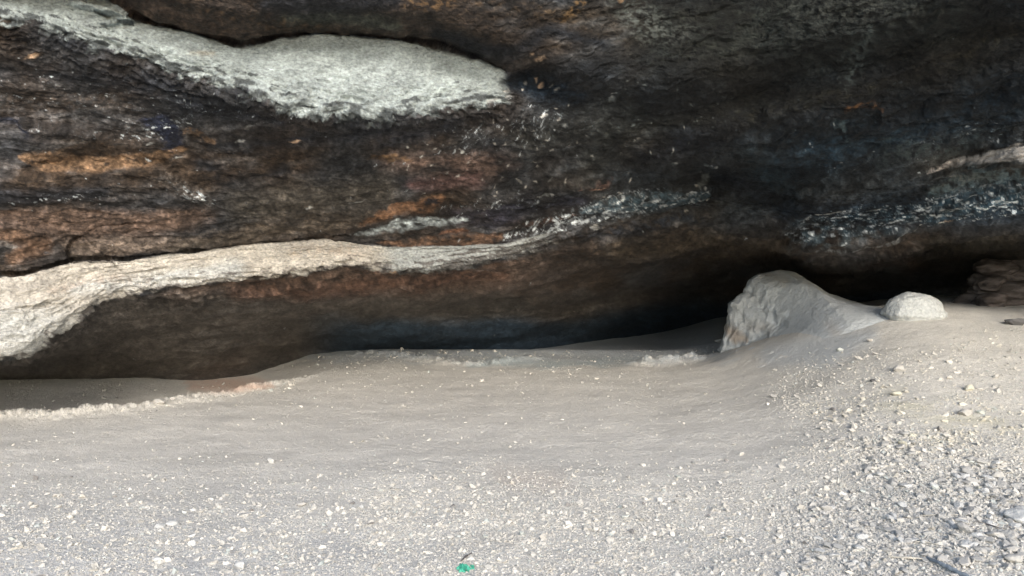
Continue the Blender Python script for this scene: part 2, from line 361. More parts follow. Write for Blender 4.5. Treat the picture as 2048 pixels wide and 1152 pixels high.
mx((.13, .085, .060), .85 * M([(0, 430, 12), (60, 440, 20), (200, 440, 22), (330, 445, 16), (400, 430, 8)], 22)); mx((.17, .10, .06), .8 * M([(0, 470, 14), (90, 490, 18), (30, 520, 14)], 24))
mx((.20, .155, .12), .8 * M([(150, 495, 14), (250, 490, 18), (330, 485, 10), (450, 470, 3)], 20)); mx((.30, .28, .25), .7 * M([(0, 490, 4), (30, 495, 6)], 8) * SM(.7 + nb))
mx((.14, .125, .11), .7 * M([(330, 355, 14), (420, 400, 14)], 30) * SM(.5 + 1.6 * n3))
mx((.090, .078, .062), .85 * M([(480, 410, 30), (620, 400, 34), (760, 380, 34)], 60))
mx((.155, .100, .075), .85 * M([(770, 320, 6), (900, 330, 22), (980, 330, 24), (1020, 320, 8)], 50) * SM(.8 + 1.2 * n1)); mx((.13, .07, .06), .7 * M([(830, 370, 10), (950, 355, 14)], 30))
mx((.17, .10, .045), .8 * M([(740, 312, 3), (790, 318, 7), (830, 322, 3)], 10) * SM(.6 + 2 * nb))
mx((.20, .10, .07), .7 * M([(1160, 370, 4), (1200, 370, 12), (1215, 360, 6)], 14) * SM(.6 + 2 * nb))
mx((.012, .022, .034), .9 * M([(1010, 165, 16), (1080, 170, 26), (1160, 185, 14)], 40)); mx((.055, .052, .045), .8 * M([(1050, 270, 30), (1250, 230, 26), (1180, 310, 30)], 80))
mx((.018, .018, .028), .85 * M([(890, 430, 8), (980, 435, 24), (1080, 400, 22), (1170, 400, 12)], 24) * SM(.8 + 1.3 * n1))
mx((.012, .012, .016), .9 * M([(1280, 320, 10), (1400, 280, 24), (1480, 250, 10)], 50))
# around the lower ledge
mx((.10, .08, .06), .8 * M([(340, 495, 8), (500, 470, 16), (650, 450, 14), (740, 430, 8)], 20))
mx((.16, .085, .045), .9 * M([(725, 438, 6), (800, 420, 11), (860, 410, 14), (888, 395, 5)], 8) * SM(1.1 + 1.5 * nb)); mx(black, .9 * M([(850, 406, 2), (872, 402, 6)], 6))
mx((.14, .080, .048), .9 * M([(760, 482, 5), (850, 484, 8), (960, 476, 8), (1015, 470, 3)], 9) * SM(.9 + 1.6 * nb)); mx((.16, .075, .04), .85 * M([(880, 466, 3), (930, 462, 6)], 8))
mx((.42, .46, .45), M([(705, 465, 2), (760, 455, 7), (830, 444, 8), (900, 442, 5), (935, 438, 1)], 8) * SM(.9 + 1.8 * n2))
mx((.20, .10, .06), .85 * M([(1050, 452, 3), (1090, 444, 5), (1160, 428, 3)], 8) * SM(.8 + 2 * nb))
sp = SM((nb + .5 * n2 - .02) * 5)
mx(black, .85 * M([(1030, 462, 8), (1150, 440, 14), (1380, 400, 12)], 40)); mx((.10, .11, .12), .4 * M([(1020, 480, 8), (1100, 474, 14), (1170, 450, 14), (1260, 430, 8)], 16) * SM(.55 + 2.2 * nb))
mx((.10, .14, .16), .65 * M([(1170, 420, 8), (1230, 412, 14), (1320, 398, 14), (1400, 384, 8)], 14) * SM(.75 + 1.6 * nb))
mx((.42, .37, .30), .9 * M([(1388, 364, 5), (1400, 357, 6), (1414, 352, 3)], 5)); mx(black, .9 * M([(1150, 472, 4), (1250, 462, 14), (1360, 430, 10), (1420, 445, 6), (1380, 440, 6)], 16) * SM(.9 + 2 * nb))
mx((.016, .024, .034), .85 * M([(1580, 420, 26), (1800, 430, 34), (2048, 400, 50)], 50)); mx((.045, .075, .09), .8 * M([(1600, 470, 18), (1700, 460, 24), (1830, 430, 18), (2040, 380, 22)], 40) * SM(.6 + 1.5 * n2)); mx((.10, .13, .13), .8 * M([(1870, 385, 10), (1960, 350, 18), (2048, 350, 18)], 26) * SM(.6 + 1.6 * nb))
mx((.48, .43, .38), .9 * M([(1860, 345, 1), (1920, 325, 4), (1980, 312, 8), (2048, 302, 14)], 10) * SM(.75 + 1.8 * n2)); mx((.09, .06, .03), .8 * M([(1870, 375, 3), (1950, 350, 8), (2000, 345, 5)], 14) * SM(.5 + 2 * nb))
# beneath it: brown, smooth, further back
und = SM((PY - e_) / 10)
mx((.125, .085, .062), .9 * und * SM((620 - PY + 60 * n4) / 60) * SM((1250 - PX) / 300)); mx((.098, .086, .074), .9 * und * SM((PY - 560 - 40 * n4) / 60))
mx((.10, .075, .05), .8 * und * M([(1220, 500, 16), (1400, 480, 22), (1560, 500, 20), (1400, 520, 16)], 40)); mx((.24, .20, .17), .8 * und * M([(330, 580, 1), (400, 590, 6), (440, 588, 3)], 10) * SM(.35 + 2.4 * nb))
mx((.19, .16, .14), .6 * und * M([(560, 635, 2), (700, 600, 8), (830, 570, 6)], 22) * SM(.6 + 1.4 * n2)); mx((.14, .07, .045), .6 * und * M([(460, 585, 10), (700, 570, 16), (1000, 545, 14)], 40))
mx((.33, .28, .25), .6 * M([(790, 525, 3), (860, 520, 6), (1000, 540, 1)], 12) * SM(.5 + 2 * nb)); mx((.030, .054, .082), .92 * und * SM((PY - 618 + 40 * SM((PX - 1150) / 250) - 30 * n4) / 40) * SM((PX - 580) / 120))  # blue-black shade of the deep recess painted into the rock colour
mx((.045, .040, .028), .7 * und * M([(1880, 500, 30), (2048, 500, 40)], 60))
# the two bare ledges
palec = np.array((.44, .485, .46)); pc = palec * .93 * (1 + .22 * n2 + .3 * n1 + .12 * n3)[..., None]
pc = mixc(pc, (.21, .235, .22), .85 * lm(PX, PY, [(540, 90, 6), (700, 98, 20), (860, 115, 20), (950, 150, 10)], 40) * SM(.6 + 1.4 * n4))  # upper part of the ledge greyed to paint in its shade
pc = mixc(pc, (.30, .22, .12), .5 * M([(385, 105, 3), (430, 108, 4)], 14))
flake_shade = SM((.55 * fbm(PX / 34 + PY / 60, (PY - b_) / 9, 23.1, 4) * 2 + n3 * .35 - .42 + .66 * SM((PY - b_ + 60) / 70)) * 4.5)  # crumple shading painted as dark blotches, denser toward the lower edge
cc = cc * (1 - pale_up[..., None]) + mixc(pc, (.05, .055, .055), flake_shade * .85) * pale_up[..., None]
pl = np.array((.56, .515, .44)); pc = pl * (1 + .13 * n2 + .12 * n1 + .06 * n3)[..., None]
pc = mixc(pc, (.56, .56, .52), .8 * SM((260 - PX) / 200) * SM((PY - 590) / 50)); pc = mixc(pc, (.58, .59, .56), .8 * M([(430, 545, 6), (470, 535, 14), (150, 580, 10)], 30))
pc = mixc(pc, (.50, .36, .27), .45 * M([(100, 580, 4), (220, 560, 8), (300, 560, 3)], 24) * SM(.6 + 2 * nb)); pc = mixc(pc, (.50, .38, .28), .45 * M([(600, 500, 10), (720, 500, 12)], 30) * SM(.6 + 2 * nb))
pc = mixc(pc, (.40, .42, .40), .9 * SM((PX - 740) / 60)); flake_shade = SM((1.0 * fbm(PX / 40, TT * 11 + n_w, 31., 4) + n3 * .45 + nb * .3 - .40 + .50 * SM((PY - e_ + 34) / 40) + .35 * SM((PX - 760) / 200)) * 4)  # dark cracks and flake shading coloured in toward the lower rim
cc = cc * (1 - pale_lo[..., None]) + mixc(pc, (.09, .075, .065), flake_shade * .8) * pale_lo[..., None]
# grey salt scratches and chips
slope = np.interp(PX, [0, 500, 800, 1100, 1500, 2048], [.25, .3, .0, -.3, -.3, -.25])
qx = PX + 0; qy = PY - slope * PX * 1.0
s1 = perlin(qx / 20 + n_w, qy / 4.2 + .6 * n_w, 3.3) + .55 * perlin(qx / 8, qy / 3.4, 9.3)
zone = .35 * M([(0, 170, 30), (300, 210, 50), (600, 230, 20)], 80) + .5 * M([(60, 252, 6), (160, 272, 12), (300, 270, 16), (380, 240, 10)], 24) + .55 * M([(900, 280, 30), (1200, 200, 50), (1280, 60, 60)], 90) \
    + .8 * M([(340, 370, 12), (420, 400, 16)], 30) + 1.0 * M([(1020, 470, 14), (1240, 410, 26), (1400, 380, 12)], 30) + 1.05 * M([(1580, 470, 10), (1700, 450, 26), (1850, 420, 20), (2048, 390, 30)], 40) \
    + .6 * M([(880, 420, 10), (1100, 390, 16)], 30) + .6 * M([(0, 400, 8), (200, 395, 10)], 20) + .5 * M([(1000, 180, 10), (1030, 140, 16), (1180, 150, 4)], 30) + .4 * M([(1650, 340, 20), (2000, 260, 30)], 60)
zone = np.clip(1.15 * zone + .2, 0, 1.15) * SM((TT - 3.4) / .4) * SM((8.3 - TT) / .2)
sc_ = SM((s1 - 1.02 + .62 * zone + .25 * n2) * 7)
rg = 1 - np.abs(perlin(qx / 17 + .8 * n3, qy / 6 + .8 * nb, 5.5)) * 2; rg2 = 1 - np.abs(perlin(qx / 8, qy / 3.2, 15.5)) * 2
s3 = SM((np.maximum(rg, rg2 - .05) - 1.0 + .11 * zone) * 9) * SM(.3 + 1.6 * n2 + 1.2 * n1 + .5 * zone)
mx((.30, .33, .335), s3 * .9 * (1 - pale_up) * (1 - pale_lo))
mx((.012, .013, .015), .7 * SM((n3 + nb - .45) * 4) * SM((TT - 3.6) / .4) * SM((8 - TT) / .2) * (1 - pale_lo))
mx((.50, .53, .53), sc_ * .9 * (1 - pale_up) * (1 - pale_lo))
# a few chips of clean rock
for x, y, w_, h_, c in [(1080, 116, 11, 5, 0), (1064, 109, 5, 3, 0), (1081, 166, 8, 3, 0), (1073, 158, 3, 4, 0), (70, 104, 15, 5, 0), (1010, 183, 4, 5, 1), (1010, 194, 7, 3, 1), (980, 201, 16, 2, 1), (1222, 197, 9, 4, 1),
                     (1228, 187, 7, 2, 1), (1085, 228, 9, 2, 1), (1128, 243, 6, 2, 1), (1270, 252, 5, 3, 1), (500, 252, 9, 4, 1), (590, 283, 15, 2.5, 0), (1350, 325, 7, 2.5, 1), (1430, 330, 6, 2.5, 1), (1413, 324, 5, 2, 1),
                     (925, 297, 4, 5, 1), (843, 311, 3, 4, 1), (1198, 374, 14, 3, 0), (1090, 384, 18, 2, 1), (1892, 438, 14, 4, 0), (1885, 441, 8, 3, 1), (1190, 452, 8, 5, 1), (1400, 392, 9, 2.5, 1), (1840, 448, 5, 2, 1),
                     (300, 291, 8, 3, 1), (355, 318, 10, 2, 1), (1660, 425, 30, 1.6, 1), (1750, 420, 16, 1.6, 1), (1900, 412, 26, 1.8, 1), (1640, 428, 12, 2, 1), (480, 283, 10, 2.5, 1), (1410, 372, 3, 3, 1), (788, 537, 6, 4, 0), (620, 415, 6, 2, 1), (712, 403, 16, 1.6, 1)]:
    m = SM(1.3 - np.hypot((PX - x + 5 * n3) / w_, (PY - y + 2.5 * nb + (PX - x) * .15) / h_) + .5 * n3)
    mx((.62, .42, .27) if c == 0 else (.50, .49, .45), m * .95)
for k in range(110):
    x = rng.uniform(780, 1480); y = 300 - (x - 1100) * .12 + rng.normal(0, 75); l_ = rng.uniform(2.5, 9) * (.6 + .4 * rng.uniform()); an = math.radians(rng.normal(-25, 30)); t_ = rng.uniform(1.1, 2.0)
    if y < 150 or y > 430: continue
    i0, i1 = np.searchsorted(rowy, (y - 16, y + 16)); j0, j1 = np.searchsorted(colx, (x - 16, x + 16)); sl_ = (slice(i0, i1), slice(j0, j1))
    u_ = (PX[sl_] - x) * math.cos(an) + (PY[sl_] - y) * math.sin(an); v_ = -(PX[sl_] - x) * math.sin(an) + (PY[sl_] - y) * math.cos(an)
    m = SM(1.3 - np.hypot(u_ / l_, v_ / t_) + .8 * n3[sl_]) * rng.uniform(.5, 1)
    cc[sl_] = mixc(cc[sl_], (.42, .39, .34), m)
lg = 1.5 * n2 + 1.3 * n3 + 1.1 * nb + 1.0 * n1 + .8 * fbm(PX / 45, PY / 30, 12.5, 4)
lg = lg + 1.5 * fbm(PX / 150 + PY / 300, PY / 80, 41., 3) * SM((PX - 500) / 400); lg = np.clip(lg * .92 + .10, -1.6, 1.35) * (1 - .8 * np.maximum(pale_up, pale_lo)) * (1 - .55 * SM((TT - 8.3) / .5))
lg = lg + .6 * fbm(PX / 170, q2 * 1.2, 61., 4) * SM((TT - 8.05) / .3)
cc *= np.exp(lg)[..., None]
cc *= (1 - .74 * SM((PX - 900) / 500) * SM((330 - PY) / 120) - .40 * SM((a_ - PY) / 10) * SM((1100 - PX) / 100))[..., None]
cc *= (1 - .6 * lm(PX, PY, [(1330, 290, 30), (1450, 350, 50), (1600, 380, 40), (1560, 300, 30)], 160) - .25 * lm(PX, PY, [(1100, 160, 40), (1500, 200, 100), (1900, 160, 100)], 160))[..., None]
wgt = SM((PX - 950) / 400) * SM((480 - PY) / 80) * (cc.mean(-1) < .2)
cc = cc * (1 + wgt[..., None] * (np.array((.86, 1.03, 1.12)) - 1))  # blue sky reflection tinted into the darker rock colours
rt = SM(.5 + 3 * nb + 1.2 * n3)
mx((.17, .10, .045), .75 * M([(825, 4, 6), (860, 12, 8), (905, 0, 6)], 16) * rt); mx((.20, .12, .05), .75 * M([(1130, 40, 5), (1150, 20, 12), (1158, 0, 12)], 16) * rt); mx((.35, .22, .12), .8 * M([(1228, 0, 3), (1236, 3, 4)], 5))
mx((.13, .14, .125), .7 * M([(1240, 10, 10), (1290, 45, 28), (1340, 70, 14), (1400, 60, 4)], 50) * SM(.4 + 2.5 * nb + 1.4 * n3)); mx((.065, .07, .06), .7 * M([(1600, 20, 30), (1850, 10, 20)], 60) * rt)
mx((.07, .085, .08), .8 * M([(1690, 175, 6), (1710, 120, 10), (1735, 60, 8)], 20) * rt); mx((.14, .065, .022), .85 * M([(1690, 215, 3), (1735, 212, 6), (1775, 216, 3)], 8) * rt)
mx((.075, .105, .11), .8 * M([(1676, 232, 3), (1690, 248, 12), (1702, 272, 3)], 10) * rt); mx((.06, .08, .08), .7 * M([(1760, 330, 10), (1790, 300, 12), (1900, 300, 14), (1960, 270, 10)], 30) * rt)
mx((.50, .46, .41), .95 * M([(1895, 330, 1), (1935, 318, 4), (1990, 306, 8), (2052, 300, 15)], 8) * SM(.85 + 1.6 * n2)); mx((.14, .18, .18), .75 * M([(1875, 375, 6), (1960, 352, 8), (2048, 345, 8)], 16) * SM(.5 + 2.5 * nb))
for pl_ in ([(1585, 462), (1640, 430), (1700, 424), (1740, 428)], [(1640, 500), (1700, 492), (1760, 486), (1810, 470), (1840, 448)], [(1800, 470), (1825, 440), (1870, 415), (1940, 410)], [(1860, 400), (1900, 385), (1960, 372), (2048, 368)], [(1060, 470), (1140, 445), (1220, 428), (1300, 425)], [(1180, 418), (1260, 408), (1330, 396), (1400, 384)]):
    mx((.34, .36, .36), .85 * lm(PX + 12 * n_w + 5 * n3, PY + 10 * n_w + 7 * nb, [(a, b, 1.5) for a, b in pl_], 5) * SM(.45 + 2.5 * n3 + 1.5 * n2))
soot = 1 - SM((cc.mean(-1) - .03) / .1)
# closing rows: unseen roof, steepened into a cliff to let more sky light in, then back over the hill
top = P[0]
ext = []
for (y_, z_) in [(4.05, 5.2), (3.95, 5.6), (3.95, 6.1), (4.0, 7.0), (4.1, 8.5), (4.4, 11), (5.4, 12), (10, 13), (60, 14)]:
    e2 = np.stack([P[0, :, 0], y_ + .25 * fbm(colx / 300, z_ + 0 * colx, 1.), z_ + .2 * fbm(colx / 260, y_ + 0 * colx, 4.)], -1)
    ext.append(e2)
ext = np.array(ext[::-1])
Pall = np.concatenate([ext, P], 0)
cext = np.empty(ext.shape); cext[:] = (.2, .19, .17)
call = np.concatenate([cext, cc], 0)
sall = np.concatenate([np.zeros(ext.shape[:2]), soot], 0)
# unseen side walls, added to close the ends and darken the sides
sgn = SM((np.abs(colx - 1024) - 2400) / 1000)
Pall[:, :, 2] = Pall[:, :, 2] * (1 - sgn) - 1 * sgn
ceil_mat = rock_mat('sooty limestone', rough=.68, bump=1.0, scale=9, stretch=(1, 1, 1.5), dist=.06, var=.4, spec=.32)
fcs = grid_faces(Pall.shape[0], Pall.shape[1])
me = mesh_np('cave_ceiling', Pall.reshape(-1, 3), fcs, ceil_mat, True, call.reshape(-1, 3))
tag(obj('cave_ceiling', me), kind='structure')

# ------------------------------------------------------------------ stones
def ico(sub):
    t = (1 + 5 ** .5) / 2
    v = [(-1, t, 0), (1, t, 0), (-1, -t, 0), (1, -t, 0), (0, -1, t), (0, 1, t), (0, -1, -t), (0, 1, -t), (t, 0, -1), (t, 0, 1), (-t, 0, -1), (-t, 0, 1)]
    f = [(0, 11, 5), (0, 5, 1), (0, 1, 7), (0, 7, 10), (0, 10, 11), (1, 5, 9), (5, 11, 4), (11, 10, 2), (10, 7, 6), (7, 1, 8), (3, 9, 4), (3, 4, 2), (3, 2, 6), (3, 6, 8), (3, 8, 9), (4, 9, 5), (2, 4, 11), (6, 2, 10), (8, 6, 7), (9, 8, 1)]
    v = [np.array(p) / np.linalg.norm(p) for p in v]
    for _ in range(sub):
        mid = {}; nf_ = []
        def m(a, b):
            k = (min(a, b), max(a, b))
            if k not in mid:
                p = v[a] + v[b]; v.append(p / np.linalg.norm(p)); mid[k] = len(v) - 1
            return mid[k]
        for a, b, c in f:
            ab, bc, ca = m(a, b), m(b, c), m(c, a); nf_ += [(a, ab, ca), (b, bc, ab), (c, ca, bc), (ab, bc, ca)]
        f = nf_
    return np.array(v), np.array(f)
I0, F0 = ico(0); I1, F1 = ico(1); I2, F2 = ico(2); I3, F3 = ico(3); I5, F5 = ico(5)
def rock_pts(I, k=9, sc_=(1, .8, .5), lo=.55, rough=.05, seed=0):
    r = np.random.default_rng(seed); n = r.normal(size=(k, 3)); n /= np.linalg.norm(n, axis=1)[:, None]
    dk = r.uniform(lo, .95, k); dt = I @ n.T
    rad = np.min(np.where(dt > .05, dk / np.maximum(dt, .05), 9), 1); rad = np.minimum(rad, 1)
    p = I * rad[:, None]
    if rough: p = p + I * (rough * fbm(p[:, 0] * 3 + seed, p[:, 1] * 3, p[:, 2] * 3, 3))[:, None]
    return p * np.array(sc_)
def slab_mat(): pass
def dens(px, py):
    n = fbm(px / 120, py / 60, 3.9, 3)
    fg = SM((py - 910) / 190) * (.7 + .3 * SM((px - 350) / 500)) + .35 * SM((py - 900) / 100) * SM((px - 600) / 300)
    tongue = lm(px, py, [(1560, 790, 14), (1680, 850, 36), (1800, 910, 58), (1930, 970, 70), (2060, 1050, 80)], 60)
    slope_ = .95 * SM((px - 1480) / 160) * SM((py - 665) / 40) * SM((px - 1480 - (py - 740) * .1) / 100)
    back = .08 + .12 * lm(px, py, [(1240, 715, 8), (1400, 700, 8)], 20) + .25 * lm(px, py, [(640, 718, 6), (800, 716, 10), (1150, 706, 5)], 20) + .9 * lm(px, py, [(0, 832, 5), (300, 819, 6), (440, 796, 5), (600, 764, 4)], 14)
    back = back + .6 * lm(px, py, [(1890, 640, 8), (2040, 665, 10)], 20)
    dn = np.clip(fg * .95, 0, 1) + tongue + slope_ + back
    return np.clip(dn * (1 + 1.1 * n), .02, 1.3), tongue, fg
NC = 230000
Yc = np.sqrt(rng.uniform(3.0 ** 2, 11.8 ** 2, NC)); xc = rng.uniform(-.76, .76, NC) * Yc
# more candidates close by, where small chips can be seen
Yn = rng.uniform(3.0, 5.6, 120000); xn = rng.uniform(-.76, .76, 120000) * Yn
xc = np.concatenate([xc, xn]); Yc = np.concatenate([Yc, Yn]); hc = floor_h(xc, Yc, False); pxc, pyc = pix(xc, Yc, hc)
dn, tg, fg = dens(pxc, pyc)
keep = (rng.uniform(size=len(xc)) < dn * (.42 + .25 * fg))
size = np.minimum(.0038 * rng.pareto(2.6, len(xc)) + .0045, .03) * (1 + .42 * tg + .25 * SM((pxc - 1500) / 200)) * .82 * (.75 + .09 * Yc)
size = np.minimum(size, .045)
# keep the mound, dome and hollow clear
keep &= ~((pxc > 1430) & (pxc < 1900) & (rng.uniform(size=len(xc)) > SM((pyc - 690 - .12 * np.maximum(1650 - pxc, -100)) / 70))) & (pyc > 655)
idx = np.where(keep)[0]
big = idx[np.argsort(-(size[idx] / Yc[idx]))[:258]]          # the largest in the picture become stones of their own
small = np.setdiff1d(idx, big)
n_ = len(small); print('gravel', n_)
ang = rng.uniform(0, 2 * np.pi, n_); vi = rng.integers(0, 24, n_)
variants = np.stack([rock_pts(I0, 6, (1, random.uniform(.5, .95), random.uniform(.4, .8)), .4, 0, 50 + i) for i in range(24)])
pts = variants[vi] + rng.normal(scale=.13, size=(n_, 12, 3))
tilt = rng.normal(scale=.28, size=(n_, 2))
pts[:, :, 2] += pts[:, :, 0] * tilt[:, :1] + pts[:, :, 1] * tilt[:, 1:]
ca, sa = np.cos(ang)[:, None], np.sin(ang)[:, None]
gx = pts[:, :, 0] * ca - pts[:, :, 1] * sa; gy = pts[:, :, 0] * sa + pts[:, :, 1] * ca
sz = size[small][:, None]
GV = np.stack([xc[small][:, None] + gx * sz, Yc[small][:, None] + gy * sz, floor_h(xc[small], Yc[small])[:, None] + pts[:, :, 2] * sz + sz * .12], -1)
GF = (F0[None] + (np.arange(n_) * 12)[:, None, None]).reshape(-1, 3)
tone = rng.normal(1, .11, n_); gcol = np.array((.54, .51, .445))[None] * np.clip(tone, .55, 1.35)[:, None]
yl = lm(pxc[small], pyc[small], [(1620, 820, 10), (1780, 800, 20), (1900, 830, 34), (2040, 850, 20), (1820, 890, 10)], 50)
gcol = mixc(gcol, (.55, .50, .36), yl * .5 * (rng.uniform(size=n_) < .6))
gcol = mixc(gcol, (.40, .46, .43), .5 * (rng.uniform(size=n_) < .06))
gcol = mixc(gcol, (.17, .16, .15), .8 * (rng.uniform(size=n_) < .02))
gcols = np.repeat(gcol, 12, 0)
gravel_mat = rock_mat('chipped limestone gravel', rough=.92, bump=.2, scale=60, dist=.003, var=.12, spec=.15)
o = obj('gravel', mesh_np('gravel', GV.reshape(-1, 3), GF, gravel_mat, False, gcols))
tag(o, 'pale crushed limestone gravel strewn over the cave floor', 'gravel', kind='stuff')

def stone_mat(name, c): return rock_mat(name, base=c, rough=.92, bump=.35, scale=9, dist=.05, var=.14, spec=.15)
SMATS = [stone_mat('pale limestone', (.46, .44, .395)), stone_mat('white limestone', (.55, .54, .50)), stone_mat('grey limestone', (.39, .38, .35)), stone_mat('yellowish limestone', (.56, .53, .42)), stone_mat('dark stone', (.13, .125, .12))]
smesh = {}
for mi in range(5):
    for k in range(7):
        p = rock_pts(I2, 8 + k % 3, (1, .62 + .05 * k, .42 + .07 * (k % 4)), .4, .10, 100 + k)
        smesh[(mi, k)] = mesh_np('stone', p, F2, SMATS[mi], False)
GROUP = 'loose stones lying on the cave floor'
def stone(x, Y, r, mi, k, rz, tilt_=(0, 0), label='', sc3=(1, 1, 1), sink=.12):
    o = obj('stone', smesh[(mi, k)], (x, Y, float(floor_h(x, Y)) + r * sink)); o.scale = (r * sc3[0], r * sc3[1], r * sc3[2])
    o.rotation_euler = (tilt_[0], tilt_[1], rz); tag(o, label, 'stone', GROUP); return o
ZL = [(lambda u, v: v < 760 and u > 1400, 'small pale stone half sunk in dust near the grey mound'),
      (lambda u, v: v < 800 and u < 640, 'small pale clod on the rim of the left hollow'),
      (lambda u, v: v < 800, 'small pale stone on the far smooth part of the floor'),
      (lambda u, v: u > 1600 and v < 880, 'pale angular stone among yellowish rubble on the right slope'),
      (lambda u, v: u > 1600 and v < 1040, 'pale angular stone in the rubble tongue at the right'),
      (lambda u, v: u > 1600, 'pale stone in the loose gravel of the bottom right corner'),
      (lambda u, v: v < 960 and u < 800, 'pale stone lying alone on the smooth left floor'),
      (lambda u, v: v < 960, 'pale stone lying alone on the smooth middle floor'),
      (lambda u, v: u < 600, 'pale stone in the fine white grit at bottom left'),
      (lambda u, v: u < 1100, 'pale stone in the crushed gravel at bottom centre'),
      (lambda u, v: True, 'pale stone in the crushed gravel right of the bottom centre')]
for j in big:
    u, v = pxc[j], pyc[j]; lab = next(l for f, l in ZL if f(u, v))
    mi = 3 if ('yellowish' in lab and random.random() < .35) else random.choice([0, 0, 1, 2])
    stone(xc[j], Yc[j], size[j] * 1.05, mi, random.randrange(7), random.uniform(0, 6.3), (random.uniform(-.25, .25), random.uniform(-.25, .25)), lab)
# stones that can be recognised in the photo: px, py, width in px, material, label
NAMED = [(543, 925, 20, 1, 'pale stone lying alone where smooth floor meets grit, left of centre'), (603, 1012, 20, 0, 'rounded grey-white stone half buried left of the paired white stones', ),
         (708, 1020, 15, 1, 'left of two bright white stones lying side by side'), (724, 1017, 15, 1, 'right of two bright white stones lying side by side'),
         (342, 1048, 26, 1, 'larger white stone with a smaller one touching its left side'), (322, 1054, 20, 1, 'small white stone touching a larger one on its right'),
         (384, 1022, 14, 1, 'small white stone above the white pair on the left grit'), (316, 1123, 26, 1, 'brightest flat white stone near the bottom left edge'),
         (384, 1090, 22, 1, 'flat white stone above the brightest one at bottom left'), (482, 1137, 30, 1, 'wide white stone on the bottom edge left of the green scrap'),
         (232, 818 + 54, 0, 1, ''), (1652, 1021, 28, 0, 'broad pale stone with a twin on its left, right foreground'), (1628, 1022, 18, 2, 'smaller grey stone touching the broad pale one, right foreground'),
         (1775, 1013, 13, 0, 'small blocky stone beside a dark patch of grit, right foreground'), (1723, 1076, 30, 1, 'long bone-white stone lying slantwise in the right foreground'),
         (1921, 1041, 22, 0, 'upright pale stone at the right end of the thin twig'), (1930, 1063, 38, 0, 'flat pale slab directly below the upright stone'),
         (1898, 1100, 12, 1, 'small white oval stone below the flat slab'), (1930, 1130, 32, 0, 'broad low stone on the bottom edge beside the grey branch'),
         (2022, 1120, 38, 0, 'rounded pale stone near the bottom right corner'), (1945, 964, 30, 0, 'long wedge-shaped stone in the upper part of the rubble tongue'),
         (1960, 980, 22, 3, 'yellowish oblong stone in the rubble tongue'), (1984, 983, 24, 0, 'round stone right of the yellowish oblong one'), (1998, 958, 30, 0, 'largest grey block of the rubble tongue'),
         (1797, 922, 20, 0, 'pale pointed stone at the head of the rubble tongue'), (1806, 890, 22, 3, 'tall yellowish stone above the rubble tongue'), (1990, 928, 20, 1, 'pale stone lying alone above the rubble tongue at far right'),
         (1800, 742, 26, 0, 'upright blocky stone on the slope below the dome boulder'), (1790, 790, 22, 3, 'yellowish flat stone on the slope under the blocky one'), (1548, 794, 16, 0, 'conical pale stone on the floor below the grey mound'),
         (1940, 780, 24, 3, 'yellowish stone lying high on the right slope'), (1745, 763, 14, 4, 'small dark wedge-shaped stone on the right slope'), (1388, 928, 12, 2, 'small grey stone on the smooth floor right of centre'), (1930, 830, 30, 0, 'low reddish-white slab on the right slope'),
         (1740, 683, 14, 0, 'small stone in dust below the dome boulder'), (1440, 686, 26, 2, 'blue-grey block leaning on the left foot of the large mound'), (2030, 650, 36, 4, 'dark rounded rock cut by the right edge under the layered outcrop'), (345, 800, 15, 0, 'round clod on the rim of the left hollow'), (322, 805, 22, 0, 'flat clod beside the round one on the hollow rim')]
for t in NAMED:
    u, v, wpx, mi, lab = t
    if not wpx: continue
    x, Y, z = hit(u, v); r = wpx / 2 / F * Y * 1.1
    stone(x, Y, r, mi, random.randrange(7), random.uniform(-.5, .5), (random.uniform(-.15, .15), random.uniform(-.2, .2)), lab, (1, 1, 1.15), .22)

# the white boulder cut by the right edge of the photo
def boulder(name, V, Fc, mat, label, cat, group=None, cols=None, smooth=True):
    return tag(obj(name, mesh_np(name, V, Fc, mat, smooth, cols)), label, cat, group)
x, Y, z = hit(2040, 1040)
p = rock_pts(I3, 12, (.085, .07, .05), .6, .12, 3); boulder('boulder', p + np.array([x, Y, z + .015]), F3, SMATS[1], 'white rounded boulder cut off by the right edge, below the rubble', 'boulder')

